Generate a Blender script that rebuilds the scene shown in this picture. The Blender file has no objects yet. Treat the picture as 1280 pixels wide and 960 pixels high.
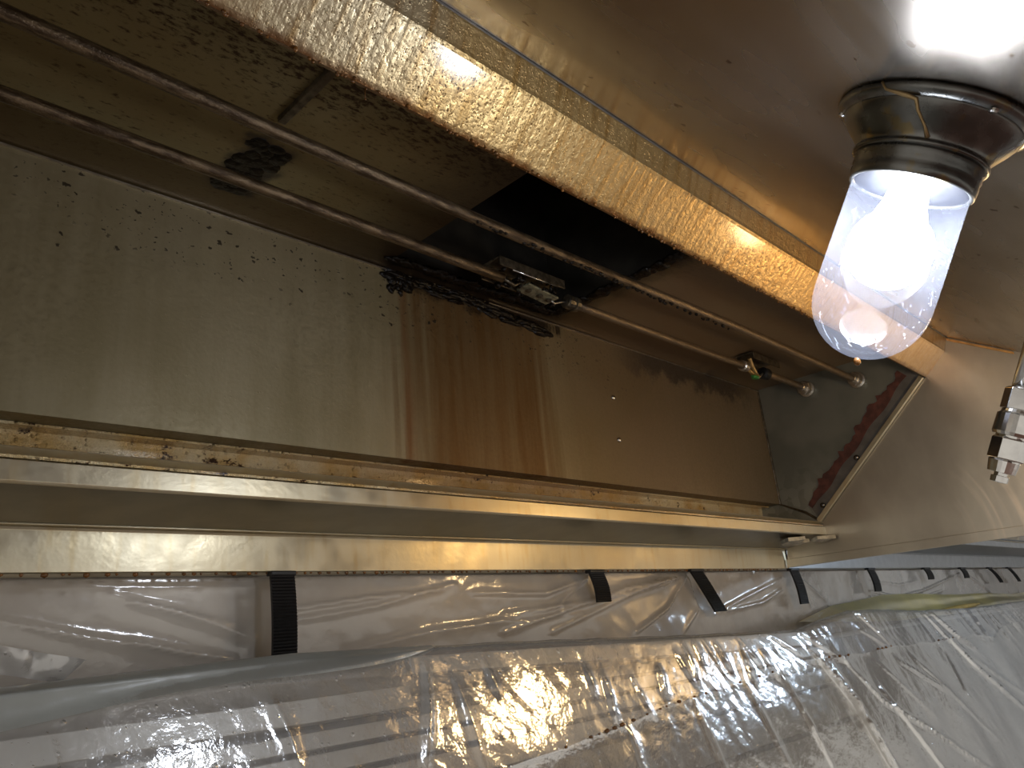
import bpy, bmesh, math, random
import numpy as np
from mathutils import Vector, Matrix

random.seed(7)
rng = np.random.default_rng(7)
H = 1.85                       # height of the camera above the kitchen floor; all z below are relative to it
SC = bpy.context.scene
COL = SC.collection

# ------------------------------------------------------------------ camera
cam_d = bpy.data.cameras.new('camera')
cam = bpy.data.objects.new('camera', cam_d); COL.objects.link(cam)
cam_d.sensor_fit = 'HORIZONTAL'; cam_d.sensor_width = 36.0
cam_d.lens = 961.0 / 1280.0 * 36.0
cam_d.clip_start = 0.02
right = Vector((0.7015109, -0.70691667, -0.09028441))
down = Vector((0.16383022, 0.2832619, -0.94494569))
fwd = Vector((0.69357199, 0.64809839, 0.31452562))
m = Matrix((( right.x, -down.x, -fwd.x, 0), (right.y, -down.y, -fwd.y, 0), (right.z, -down.z, -fwd.z, 0), (0, 0, 0, 1)))
cam.matrix_world = Matrix.Translation((0, 0, H)) @ m
SC.camera = cam

# ------------------------------------------------------------------ world, exposure
w = bpy.data.worlds.new('kitchen_light'); SC.world = w
w.use_nodes = True
bg = w.node_tree.nodes['Background']
bg.inputs[0].default_value = (1.0, 0.94, 0.85, 1)
bg.inputs[1].default_value = 0.56
vs = SC.view_settings
vs.view_transform = 'Standard'; vs.look = 'None'; vs.gamma = 1.0; vs.use_curve_mapping = False
vs.exposure = 0.3
SC.cycles.transparent_max_bounces = 12
SC.cycles.max_bounces = 6
SC.cycles.sample_clamp_indirect = 4.0
SC.cycles.caustics_reflective = False
SC.cycles.caustics_refractive = False
BULB_COOL = ((0.86, 0.91, 1.0), 58.0)
BULB_WARM = ((1.0, 0.66, 0.30), 60.0)

# ------------------------------------------------------------------ node helpers
class N:
    def __init__(s, name):
        s.mat = bpy.data.materials.new(name); s.mat.use_nodes = True
        s.t = s.mat.node_tree; s.t.nodes.clear()
        s.out = s.t.nodes.new('ShaderNodeOutputMaterial')
        g = s.t.nodes.new('ShaderNodeNewGeometry'); s.P = g.outputs['Position']
        sub = s.n('ShaderNodeVectorMath', operation='SUBTRACT'); s.l(s.P, sub.inputs[0]); sub.inputs[1].default_value = (0, 0, H)
        s.P = sub.outputs[0]
        sp = s.n('ShaderNodeSeparateXYZ'); s.l(s.P, sp.inputs[0]); s.x, s.y, s.z = sp.outputs
    def n(s, t, **k):
        o = s.t.nodes.new(t)
        for a, b in k.items(): setattr(o, a, b)
        return o
    def l(s, a, b): s.t.links.new(a, b)
    def put(s, inp, v):
        if isinstance(v, bpy.types.NodeSocket): s.l(v, inp)
        elif isinstance(v, tuple) and len(v) == 3 and inp.type == 'RGBA': inp.default_value = (*v, 1)
        else: inp.default_value = v
    def m(s, op, a, b=0.0, c=0.0):
        o = s.n('ShaderNodeMath', operation=op)
        for i, v in enumerate((a, b, c)): s.put(o.inputs[i], v)
        return o.outputs[0]
    def mul(s, *a):
        r = a[0]
        for b in a[1:]: r = s.m('MULTIPLY', r, b)
        return r
    def mx(s, *a):
        r = a[0]
        for b in a[1:]: r = s.m('MAXIMUM', r, b)
        return r
    def vec(s, sc, off=(0, 0, 0)):
        o = s.n('ShaderNodeMapping'); s.l(s.P, o.inputs[0]); o.inputs['Scale'].default_value = sc; o.inputs['Location'].default_value = off
        return o.outputs[0]
    def noise(s, sc=(1, 1, 1), scale=5.0, det=3.0, rough=0.5, dist=0.0, off=(0, 0, 0)):
        o = s.n('ShaderNodeTexNoise'); s.l(s.vec(sc, off), o.inputs['Vector'])
        o.inputs['Scale'].default_value = scale; o.inputs['Detail'].default_value = det
        o.inputs['Roughness'].default_value = rough; o.inputs['Distortion'].default_value = dist
        return o.outputs['Fac']
    def vor(s, scale=50.0, sc=(1, 1, 1), rnd=1.0, off=(0, 0, 0)):
        o = s.n('ShaderNodeTexVoronoi'); s.l(s.vec(sc, off), o.inputs['Vector']); o.inputs['Scale'].default_value = scale
        o.inputs['Randomness'].default_value = rnd
        return o.outputs['Distance'], o.outputs['Color']
    def rg(s, v, a, b, c=0.0, d=1.0):
        o = s.n('ShaderNodeMapRange', interpolation_type='SMOOTHSTEP'); s.put(o.inputs[0], v)
        for i, q in enumerate((a, b, c, d)): s.put(o.inputs[1 + i], q)
        return o.outputs[0]
    def mix(s, f, a, b):
        o = s.n('ShaderNodeMix', data_type='RGBA'); s.put(o.inputs[0], f); s.put(o.inputs[6], a); s.put(o.inputs[7], b)
        return o.outputs[2]
    def win(s, v, a, b, soft):            # soft window a..b
        return s.mul(s.rg(v, a - soft, a + soft), s.rg(v, b - soft, b + soft, 1.0, 0.0))
    def bump(s, h, strength=0.3, dist=0.002, normal=None):
        o = s.n('ShaderNodeBump'); o.inputs['Strength'].default_value = strength; o.inputs['Distance'].default_value = dist
        s.l(h, o.inputs['Height'])
        if normal: s.l(normal, o.inputs['Normal'])
        return o.outputs[0]
    def drops(s, scale, thr=0.25, keep=0.5, sc=(1, 1, 1), off=(0, 0, 0), warp=0.0):   # scattered droplets: 0..1
        o = s.n('ShaderNodeTexVoronoi'); o.inputs['Scale'].default_value = scale; v = s.vec(sc, off)
        if warp:
            nz = s.n('ShaderNodeTexNoise'); s.l(v, nz.inputs['Vector']); nz.inputs['Scale'].default_value = scale * 1.3; nz.inputs['Detail'].default_value = 3
            ad = s.n('ShaderNodeVectorMath', operation='MULTIPLY_ADD'); s.l(nz.outputs['Color'], ad.inputs[0]); ad.inputs[1].default_value = (warp / scale,) * 3; s.l(v, ad.inputs[2]); v = ad.outputs[0]
        s.l(v, o.inputs['Vector']); d, c = o.outputs['Distance'], o.outputs['Color']
        sep = s.n('ShaderNodeSeparateColor'); s.l(c, sep.inputs[0])
        r = s.m('MULTIPLY', sep.outputs[0], thr)
        on = s.m('GREATER_THAN', sep.outputs[1], 1.0 - keep)
        return s.mul(s.m('MAXIMUM', s.m('SUBTRACT', 1.0, s.m('DIVIDE', d, s.m('ADD', r, 0.02))), 0.0), on)
    def bsdf(s, **k):
        o = s.n('ShaderNodeBsdfPrincipled')
        for a, v in k.items(): s.put(o.inputs[a.replace('_', ' ')], v)
        return o
    def done(s, sh): s.l(sh, s.out.inputs[0]); return s.mat

def simple(name, col, rough=0.5, metal=0.0, nscale=40.0, var=0.25, bump=0.2, bd=0.001, col2=None, coat=0.0, spec=0.5):
    s = N(name)
    f = s.noise(scale=nscale, det=4)
    c2 = col2 if col2 else tuple(c * (1 - var) for c in col)
    b = s.bsdf(Base_Color=s.mix(s.rg(f, 0.35, 0.65), c2, col), Roughness=rough, Metallic=metal, Normal=s.bump(f, bump, bd), Coat_Weight=coat, Specular_IOR_Level=spec)
    return s.done(b.outputs[0])

M = {}
def mats():
    # --- clean-ish brushed canopy steel with spatter
    s = N('canopy_steel')
    brush = s.noise((1.2, 60, 60), 6, 3); big = s.noise((1, 1.6, 1.6), 3.2, 3)
    spat = s.mul(s.rg(s.drops(95, 0.38, 0.22, (0.6, 1, 1), warp=1.2), 0.15, 0.35), s.rg(s.noise(scale=4.0, off=(3, 1, 0)), 0.48, 0.6))
    sm = s.noise((2, 9, 9), 2.5, 2, off=(1, 7, 2))
    c = s.mix(s.rg(big, 0.35, 0.7), (0.31, 0.275, 0.235), (0.40, 0.365, 0.325))
    c = s.mix(spat, c, (0.10, 0.06, 0.03))
    b = s.bsdf(Base_Color=c, Metallic=0.95, Roughness=s.rg(sm, 0.3, 0.7, 0.20, 0.29), Normal=s.bump(s.m('ADD', s.mul(brush, 0.15), s.mul(spat, 0.5)), 0.12, 0.0008))
    b.inputs['Anisotropic'].default_value = 0.35; tg = s.n('ShaderNodeCombineXYZ'); tg.inputs[0].default_value = 1.0; s.l(tg.outputs[0], b.inputs['Tangent'])
    M['canopy'] = s.done(b.outputs[0])
    # --- side panel: brushed, scrubbed in wide arcs
    s = N('side_panel_steel')
    big = s.noise((1, 2.2, 1.4), 3.2, 4); br = s.noise((1, 150, 7), 3, 2)
    ry = s.m('SUBTRACT', s.y, 0.72); rz = s.m('SUBTRACT', s.z, 0.12)
    rad = s.m('SQRT', s.m('ADD', s.mul(ry, ry), s.mul(rz, rz)))
    ring = s.n('ShaderNodeTexNoise'); cmb = s.n('ShaderNodeCombineXYZ'); s.l(s.mul(rad, 60.0), cmb.inputs[0]); s.l(s.mul(big, 2.0), cmb.inputs[1]); s.l(cmb.outputs[0], ring.inputs['Vector']); ring.inputs['Scale'].default_value = 1.0
    arc = s.mul(s.rg(ring.outputs['Fac'], 0.45, 0.75), s.win(rad, 0.24, 0.37, 0.03), s.rg(s.z, 0.32, 0.2, 0, 1))
    c = s.mix(s.rg(big, 0.35, 0.7), (0.46, 0.42, 0.36), (0.62, 0.58, 0.50))
    c = s.mix(s.mul(arc, 0.6), c, (0.78, 0.68, 0.58))
    b = s.bsdf(Base_Color=c, Metallic=0.9, Roughness=s.m('ADD', s.rg(br, 0.3, 0.7, 0.31, 0.37), s.mul(arc, 0.15)), Normal=s.bump(big, 0.03, 0.003))
    M['side'] = s.done(b.outputs[0])
    # --- header: golden grease film, runs and droplets, burnt lower edge
    s = N('header_steel')
    t = s.m('SUBTRACT', s.mul(s.m('SUBTRACT', s.y, 0.467), 0.74), s.mul(s.m('SUBTRACT', s.z, 0.536), 0.67))    # + towards the lower lip
    st = s.noise((26, 3, 3), 3.0, 4); big = s.noise(scale=3.0, det=3); fine = s.noise(scale=160, det=3)
    d1 = s.drops(420, 0.55, 0.6); d2 = s.drops(170, 0.30, 0.3, (1, 1, 0.7))
    c = s.mix(s.rg(big, 0.35, 0.65), (0.46, 0.315, 0.13), (0.53, 0.44, 0.28))
    c = s.mix(s.mul(s.rg(st, 0.46, 0.70), 0.8), c, (0.32, 0.18, 0.045))
    edge = s.rg(s.m('ADD', t, s.mul(s.m('SUBTRACT', s.noise(scale=45, det=4), 0.5), 0.022)), 0.025, 0.038)
    c = s.mix(s.mul(edge, 0.95), c, (0.15, 0.055, 0.010))
    warm = s.rg(s.m('ADD', s.x, s.mul(s.m('SUBTRACT', big, 0.5), 0.6)), 0.8, 1.2)
    c = s.mix(s.mul(warm, 0.5), c, (0.52, 0.32, 0.11))
    c = s.mix(s.mul(s.rg(d2, 0.3, 0.5), 0.8), c, (0.20, 0.09, 0.02))
    h = s.m('ADD', s.mul(d1, 0.7), s.m('ADD', s.mul(d2, 0.9), s.m('ADD', s.mul(fine, 0.8), s.mul(st, 1.4))))
    b = s.bsdf(Base_Color=c, Metallic=0.75, Roughness=s.rg(fine, 0.3, 0.7, 0.34, 0.5), Normal=s.bump(h, 0.6, 0.0022), Coat_Weight=0.45, Coat_Roughness=0.12)
    M['header'] = s.done(b.outputs[0])
    # --- plenum back panel: olive greasy steel, brown runs under the duct, black spatter
    s = N('plenum_panel_steel')
    st = s.noise((9, 9, 0.7), 3.0, 5, 0.6); st2 = s.noise((34, 34, 1.2), 2.0, 3); big = s.noise(scale=3.5, det=3); fine = s.noise(scale=170, det=3)
    c = s.mix(s.rg(s.m('ADD', s.mul(big, 0.6), s.mul(st, 0.4)), 0.36, 0.64), (0.245, 0.202, 0.110), (0.335, 0.285, 0.178))
    jit = s.mul(s.m('SUBTRACT', st2, 0.5), 0.10)
    jit2 = s.m('ADD', s.mul(jit, 1.4), s.mul(s.m('SUBTRACT', st, 0.5), 0.12)); run = s.win(s.m('ADD', s.x, jit2), 0.75, 1.10, 0.06)
    run2 = s.mul(s.win(s.m('ADD', s.x, jit2), 1.10, 1.50, 0.12), 0.55)
    dep = s.rg(st, 0.25, 0.7, 0.62, 1.0)
    c = s.mix(s.mul(s.mx(run, run2), dep, 0.95), c, (0.125, 0.057, 0.010))
    c = s.mix(s.mul(s.win(s.m('ADD', s.x, s.mul(s.m('SUBTRACT', st2, 0.5), 0.03)), 0.735, 0.755, 0.008), s.rg(st, 0.3, 0.6), 0.6), c, (0.17, 0.06, 0.012))
    right = s.rg(s.m('ADD', s.x, s.mul(big, 0.4)), 1.3, 1.75)
    c = s.mix(s.mul(right, 0.75), c, (0.22, 0.16, 0.105))
    edge = s.rg(s.z, 0.36, 0.60)
    spat = s.mx(s.mul(s.rg(s.drops(62, 0.34, 0.55, (1, 1, 1.35), warp=1.3), 0.15, 0.35), s.rg(s.m('ADD', edge, s.mul(s.noise(scale=9), 0.9)), 0.85, 1.15)),
                s.mul(s.rg(s.drops(125, 0.42, 0.75, (1, 1, 1.3), (4, 2, 1), 1.3), 0.15, 0.35), s.rg(s.m('ADD', edge, s.mul(s.noise(scale=7, off=(2, 2, 2)), 0.8)), 1.0, 1.3)),
                s.rg(s.drops(30, 0.10, 0.3, off=(9, 3, 1), warp=1.0), 0.2, 0.4))
    spat = s.mul(spat, s.rg(s.x, 1.0, 1.5, 1.0, 0.25))
    c = s.mix(s.mul(spat, 0.92), c, (0.035, 0.025, 0.015))
    soot = s.mul(s.win(s.x, 1.38, 1.92, 0.09), s.rg(s.m('ADD', s.z, s.mul(s.m('SUBTRACT', s.noise(scale=22, det=6, rough=0.75), 0.5), 0.16)), 0.535, 0.575))
    c = s.mix(s.mul(soot, 0.85), c, (0.06, 0.048, 0.04))
    crust = s.mul(s.win(s.m('ADD', s.x, s.mul(jit, 1.5)), 0.71, 1.14, 0.02), s.rg(s.m('ADD', s.z, s.mul(s.m('SUBTRACT', s.noise(scale=30, det=5, rough=0.7), 0.5), 0.07)), 0.565, 0.590))
    c = s.mix(crust, c, (0.02, 0.012, 0.006))
    h = s.m('ADD', s.mul(fine, 0.5), s.m('ADD', s.mul(spat, 1.0), s.m('ADD', s.mul(crust, 2.0), s.mul(s.drops(260, 0.4, 0.35), 0.6))))
    b = s.bsdf(Base_Color=c, Metallic=0.55, Roughness=s.rg(fine, 0.3, 0.7, 0.42, 0.58), Normal=s.bump(h, 0.35, 0.001))
    M['panel'] = s.done(b.outputs[0])
    # --- plenum roof: baked brown grease
    s = N('plenum_roof_steel')
    big = s.noise(scale=5, det=4); mot = s.noise((40, 90, 40), 2.0, 6, 0.7); fine = s.noise(scale=190, det=3)
    c = s.mix(s.rg(big, 0.35, 0.65), (0.21, 0.155, 0.068), (0.29, 0.245, 0.13))
    c = s.mix(s.mul(s.rg(s.m('ADD', mot, s.mul(s.win(s.y, 0.44, 0.62, 0.08), 0.16)), 0.55, 0.70), s.rg(s.x, 1.0, 1.3, 1.0, 0.3)), c, (0.045, 0.022, 0.010))
    c = s.mix(s.mul(s.rg(s.x, 1.05, 1.2), 0.7), c, (0.29, 0.20, 0.135))
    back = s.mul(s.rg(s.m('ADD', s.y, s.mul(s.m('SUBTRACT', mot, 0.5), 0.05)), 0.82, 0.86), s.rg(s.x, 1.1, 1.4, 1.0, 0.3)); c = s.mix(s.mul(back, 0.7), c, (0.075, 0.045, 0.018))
    nd = s.mul(s.m('SUBTRACT', s.noise(scale=40, det=4), 0.5), 0.05)
    ring = s.mul(s.win(s.m('ADD', s.x, nd), 0.55, 1.13, 0.04), s.rg(s.m('ADD', s.x, nd), 0.50, 0.72))
    c = s.mix(s.mul(ring, 0.9), c, (0.03, 0.018, 0.010))
    patch = s.mul(s.win(s.m('ADD', s.x, nd), 0.375, 0.435, 0.012), s.win(s.m('ADD', s.y, nd), 0.735, 0.865, 0.012))
    c = s.mix(s.mul(patch, 0.9), c, (0.03, 0.025, 0.025))
    h = s.m('ADD', mot, s.mul(fine, 0.3))
    b = s.bsdf(Base_Color=c, Metallic=0.5, Roughness=0.42, Normal=s.bump(h, 0.4, 0.0012))
    M['roof'] = s.done(b.outputs[0])
    # --- wet grease in the trough
    s = N('trough_grease')
    big = s.noise((14, 4, 14), 1.2, 4); fine = s.noise(scale=140, det=4, rough=0.65); d = s.drops(190, 0.6, 0.6)
    c = s.mix(s.rg(big, 0.35, 0.7), (0.95, 0.82, 0.54), (0.76, 0.50, 0.17))
    mid = s.win(s.x, 0.62, 1.35, 0.25)
    c = s.mix(s.mul(mid, 0.7), c, (0.56, 0.29, 0.07))
    c = s.mix(s.rg(s.m('ADD', s.noise((20, 8, 30), 1.5, 5, 0.7, off=(2, 0, 0)), s.mul(s.win(s.x, 0.15, 0.55, 0.05), 0.04)), 0.62, 0.68), c, (0.07, 0.025, 0.006))
    b = s.bsdf(Base_Color=c, Metallic=0.35, Roughness=0.24, Normal=s.bump(s.m('ADD', fine, d), 1.0, 0.007), Coat_Weight=0.8, Coat_Roughness=0.08)
    M['trough'] = s.done(b.outputs[0])
    # --- rails
    s = N('rail_steel')
    st = s.noise((22, 22, 3), 3.0, 4); big = s.noise((3, 1, 1), 2, 3)
    c = s.mix(s.rg(big, 0.35, 0.65), (0.60, 0.515, 0.345), (0.64, 0.58, 0.43))
    c = s.mix(s.mul(s.rg(st, 0.5, 0.75), 0.6), c, (0.56, 0.43, 0.22))
    b = s.bsdf(Base_Color=c, Metallic=0.85, Roughness=s.rg(s.noise(scale=30, det=2), 0.3, 0.7, 0.28, 0.38), Normal=s.bump(s.noise(scale=140, det=1), 0.12, 0.0012))
    M['rail'] = s.done(b.outputs[0])
    # --- galvanised end panel
    s = N('galvanised_end_panel')
    v, cc = s.vor(55); big = s.noise(scale=7, det=3)
    sep = s.n('ShaderNodeSeparateColor'); s.l(cc, sep.inputs[0])
    c = s.mix(s.rg(big, 0.35, 0.65), (0.19, 0.20, 0.175), (0.27, 0.275, 0.24))
    c = s.mix(s.mul(sep.outputs[0], s.rg(s.z, 0.40, 0.26), 0.5), c, (0.45, 0.47, 0.43))
    b = s.bsdf(Base_Color=c, Metallic=0.7, Roughness=0.42, Normal=s.bump(big, 0.1, 0.002))
    M['galv'] = s.done(b.outputs[0])
    M['clean'] = simple('clean_stainless', (0.52, 0.54, 0.56), 0.33, 0.95, 30, 0.1, 0.05, 0.001)
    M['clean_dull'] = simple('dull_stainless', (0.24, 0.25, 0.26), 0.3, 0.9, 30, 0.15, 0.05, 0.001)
    M['soffit'] = simple('shaded_soffit_steel', (0.155, 0.135, 0.092), 0.28, 0.9, 25, 0.2, 0.05, 0.001)  # shade under the rail put into the steel's base colour
    M['flange'] = simple('dark_flange_steel', (0.22, 0.21, 0.20), 0.4, 0.7, 30)
    M['sealant'] = simple('red_sealant', (0.115, 0.040, 0.030), 0.55, 0.0, 60, 0.5, 0.6, 0.002)
    M['black_grease'] = simple('black_grease', (0.008, 0.005, 0.003), 0.36, 0.0, 90, 0.5, 0.8, 0.004, spec=0.22)
    M['duct'] = simple('sooty_duct', (0.030, 0.026, 0.020), 0.5, 0.1, 20, 0.5, 0.5, 0.004)
    M['brown_drop'] = simple('brown_grease', (0.25, 0.10, 0.02), 0.2, 0.0, 60, 0.5, 0.2, 0.001)
    s = N('greasy_conduit')
    mot = s.noise((10, 60, 60), 3, 5, 0.65); fine = s.noise(scale=230, det=4, rough=0.7)
    c = s.mix(s.rg(mot, 0.38, 0.62), (0.055, 0.034, 0.017), (0.17, 0.12, 0.068))
    c = s.mix(s.mul(s.rg(s.x, 1.0, 1.1), 0.4), c, (0.34, 0.25, 0.16))
    b = s.bsdf(Base_Color=c, Metallic=0.6, Roughness=0.30, Normal=s.bump(fine, 0.7, 0.0020))
    M['conduit'] = s.done(b.outputs[0])
    M['fitting'] = simple('fitting_steel', (0.52, 0.48, 0.42), 0.28, 0.9, 60)
    M['bracket'] = simple('dirty_bracket', (0.15, 0.12, 0.08), 0.35, 0.6, 80, 0.6, 0.5, 0.002)
    M['link'] = simple('link_plate', (0.36, 0.35, 0.24), 0.4, 0.5, 110, 0.6, 0.4, 0.001)
    M['brass'] = simple('tarnished_brass', (0.50, 0.36, 0.18), 0.4, 0.8, 80)
    M['green'] = simple('green_solder', (0.06, 0.30, 0.07), 0.35, 0.0, 80)
    M['screw'] = simple('screw_steel', (0.75, 0.73, 0.70), 0.2, 1.0, 80)
    M['darkscrew'] = simple('dark_bolt', (0.16, 0.15, 0.14), 0.25, 0.9, 80)
    s = N('lamp_housing')
    big = s.noise(scale=28, det=4); fine = s.noise(scale=200)
    c = s.mix(s.rg(big, 0.35, 0.65), (0.12, 0.122, 0.118), (0.20, 0.20, 0.192))
    c = s.mix(s.mul(s.rg(s.noise(scale=45, det=3, off=(5, 1, 1)), 0.58, 0.68), 0.6), c, (0.24, 0.17, 0.05))
    b = s.bsdf(Base_Color=c, Metallic=0.9, Roughness=s.rg(big, 0.3, 0.7, 0.22, 0.36), Normal=s.bump(fine, 0.12, 0.001))
    M['housing'] = s.done(b.outputs[0])
    M['chrome'] = simple('nickel_plate', (0.72, 0.71, 0.69), 0.14, 1.0, 60, 0.15, 0.1, 0.001)
    M['strip'] = simple('copper_coloured_highlight', (0.85, 0.50, 0.20), 0.35, 0.7, 60)  # warm corner highlight put into the base colour
    M['tape'] = simple('torn_beige_gasket', (0.72, 0.67, 0.54), 0.6, 0.0, 60, 0.4, 0.5, 0.002)
    M['rubber'] = simple('black_rubber', (0.005, 0.005, 0.006), 0.42, 0.0, 60, 0.4, 0.1, 0.001)
    M['wall_paint'] = simple('grey_wall_paint', (0.80, 0.83, 0.86), 0.5, 0.0, 12, 0.1, 0.1, 0.001)
    s = N('wall_steel')
    big = s.noise((1, 1, 1), 2.5, 3)
    b = s.bsdf(Base_Color=s.mix(s.rg(big, 0.35, 0.65), (0.56, 0.50, 0.43), (0.68, 0.62, 0.55)), Metallic=0.8, Roughness=0.34, Normal=s.bump(big, 0.05, 0.01))
    M['wall'] = s.done(b.outputs[0])
    s = N('appliance_steel')
    big = s.noise((1.5, 6, 6), 3, 3)
    b = s.bsdf(Base_Color=s.mix(s.rg(big, 0.35, 0.65), (0.62, 0.61, 0.58), (0.74, 0.73, 0.70)), Metallic=0.4, Roughness=0.35, Normal=s.bump(big, 0.05, 0.004))
    M['steel'] = s.done(b.outputs[0])
    M['slot'] = simple('slot_steel', (0.13, 0.14, 0.15), 0.4, 0.6, 40)
    s = N('floor_tile')
    bk = s.n('ShaderNodeTexBrick'); s.l(s.vec((1, 1, 1)), bk.inputs['Vector']); bk.inputs['Scale'].default_value = 3.3
    bk.inputs['Color1'].default_value = (0.22, 0.09, 0.06, 1); bk.inputs['Color2'].default_value = (0.26, 0.11, 0.07, 1); bk.inputs['Mortar'].default_value = (0.12, 0.11, 0.1, 1)
    b = s.bsdf(Base_Color=bk.outputs[0], Roughness=0.5)
    M['floor'] = s.done(b.outputs[0])

def plastic(name, tint, haze, gl, rough, bstr=0.3, drop=0.5, fine=0.3):
    s = N(name)
    wr = s.noise((6, 6, 6), 3.0, 5, 0.55, 0.8); fi = s.noise(scale=120, det=3); d = s.drops(120, 0.30, 0.30); d2 = s.drops(46, 0.16, 0.25)
    nrm = s.bump(s.m('ADD', s.mul(wr, 0.6), s.m('ADD', s.mul(s.m('ADD', d, d2), drop), s.mul(fi, fine))), bstr, 0.004)
    tr = s.n('ShaderNodeBsdfTransparent'); tr.inputs[0].default_value = (0.97, 0.97, 0.96, 1)
    df = s.n('ShaderNodeBsdfDiffuse'); df.inputs[0].default_value = (*tint, 1); s.l(nrm, df.inputs['Normal'])
    tl = s.n('ShaderNodeBsdfTranslucent'); tl.inputs[0].default_value = (*tint, 1)
    a = s.n('ShaderNodeMixShader'); a.inputs[0].default_value = 0.18; s.l(df.outputs[0], a.inputs[1]); s.l(tl.outputs[0], a.inputs[2])
    hz = s.rg(s.noise((2, 2, 2), 3.0, 4, off=(4, 4, 4)), 0.3, 0.7, haze * 0.75, min(1.0, haze * 1.25))
    b = s.n('ShaderNodeMixShader'); s.l(hz, b.inputs[0]); s.l(tr.outputs[0], b.inputs[1]); s.l(a.outputs[0], b.inputs[2])
    go = s.n('ShaderNodeBsdfGlossy'); go.inputs[0].default_value = (1, 1, 1, 1); go.inputs['Roughness'].default_value = rough; s.l(nrm, go.inputs['Normal'])
    fr = s.n('ShaderNodeFresnel'); fr.inputs[0].default_value = 1.5; s.l(nrm, fr.inputs['Normal'])
    c = s.n('ShaderNodeMixShader'); s.l(s.m('MINIMUM', s.mul(fr.outputs[0], gl), 0.42), c.inputs[0]); s.l(b.outputs[0], c.inputs[1]); s.l(go.outputs[0], c.inputs[2])
    return s.done(c.outputs[0])

def glass_mat():
    s = N('dirty_globe_glass')
    d = s.drops(150, 0.35, 0.35); d2 = s.drops(60, 0.25, 0.2, (1, 1, 0.6)); streak = s.noise((60, 60, 7), 2.0, 3)
    smear = s.noise(scale=22, det=4)
    nrm = s.bump(s.m('ADD', s.m('ADD', d, d2), s.mul(s.rg(streak, 0.6, 0.7), 0.6)), 0.5, 0.002)
    tr = s.n('ShaderNodeBsdfTransparent'); tr.inputs[0].default_value = (0.96, 0.97, 0.98, 1)
    tl = s.n('ShaderNodeBsdfTranslucent'); tl.inputs[0].default_value = (0.62, 0.70, 1.0, 1); s.l(nrm, tl.inputs['Normal'])
    hz = s.m('ADD', s.m('ADD', 0.015, s.mul(s.rg(smear, 0.4, 0.7), 0.008)), s.mul(s.m('ADD', s.rg(d, 0.2, 0.4), s.mul(s.rg(streak, 0.64, 0.70), s.rg(s.z, 0.24, 0.26, 1, 0))), 0.06))
    a = s.n('ShaderNodeMixShader'); s.l(hz, a.inputs[0]); s.l(tr.outputs[0], a.inputs[1]); s.l(tl.outputs[0], a.inputs[2])
    df = s.n('ShaderNodeBsdfDiffuse'); df.inputs[0].default_value = (0.75, 0.76, 0.8, 1)
    a2 = s.n('ShaderNodeMixShader'); a2.inputs[0].default_value = 0.025; s.l(a.outputs[0], a2.inputs[1]); s.l(df.outputs[0], a2.inputs[2])
    go = s.n('ShaderNodeBsdfGlossy'); go.inputs['Roughness'].default_value = 0.06; s.l(nrm, go.inputs['Normal'])
    fr = s.n('ShaderNodeFresnel'); fr.inputs[0].default_value = 1.5; s.l(nrm, fr.inputs['Normal'])
    c = s.n('ShaderNodeMixShader'); s.l(s.mul(fr.outputs[0], 0.12), c.inputs[0]); s.l(a2.outputs[0], c.inputs[1]); s.l(go.outputs[0], c.inputs[2])
    return s.done(c.outputs[0])

def glow(name, col, st):
    s = N(name); e = s.n('ShaderNodeEmission'); e.inputs[0].default_value = (*col, 1); e.inputs[1].default_value = st
    return s.done(e.outputs[0])

mats()
M['plastic_front'] = plastic('clear_sheet_front', (0.92, 0.91, 0.89), 0.38, 2.2, 0.11, 0.42, 1.6)
M['plastic_wall'] = plastic('clear_sheet_wall', (0.82, 0.74, 0.65), 0.48, 1.8, 0.14, 0.25, 0.1)
M['plastic_hem'] = plastic('clear_sheet_overlap', (0.92, 0.91, 0.88), 0.13, 2.0, 0.11, 0.42, 1.6)
M['plastic_grey'] = plastic('frosted_sheet', (0.58, 0.62, 0.61), 0.72, 0.7, 0.30, 0.25, 0.2)
M['plastic_yellow'] = plastic('yellow_sheet', (0.82, 0.68, 0.22), 0.8, 0.6, 0.3, 0.2, 0.1)
M['plastic_shiny'] = plastic('shiny_crumpled_sheet', (0.92, 0.92, 0.92), 0.5, 4.0, 0.16, 0.5, 0.4)
M['plastic_orange'] = simple('orange_hem', (0.62, 0.42, 0.10), 0.4, 0.0, 30)
M['glass'] = glass_mat()
M['bulb_cool'] = glow('cool_bulb', *BULB_COOL)
M['bulb_warm'] = glow('warm_bulb', *BULB_WARM)

# ------------------------------------------------------------------ object helpers
ORG = {}
def link(name, me, mat, parent=None, bevel=0.0, smooth=False):
    """mesh given in scene coordinates (z relative to the camera); origin goes to the base centre"""
    n = len(me.vertices); a = np.empty(n * 3); me.vertices.foreach_get('co', a); a = a.reshape(-1, 3)
    o = np.array([(a[:, 0].min() + a[:, 0].max()) / 2, (a[:, 1].min() + a[:, 1].max()) / 2, a[:, 2].min()])
    me.vertices.foreach_set('co', (a - o).ravel()); me.update()
    ob = bpy.data.objects.new(name, me); COL.objects.link(ob)
    wl = Vector(o) + Vector((0, 0, H)); ORG[ob.name] = wl
    if parent: ob.parent = parent; ob.location = wl - ORG[parent.name]
    else: ob.location = wl
    if mat: me.materials.append(M[mat])
    if smooth: me.shade_smooth()
    if bevel:
        b = ob.modifiers.new('bevel', 'BEVEL'); b.width = bevel; b.segments = 2; b.limit_method = 'ANGLE'; b.angle_limit = math.radians(25)
    return ob
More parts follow.
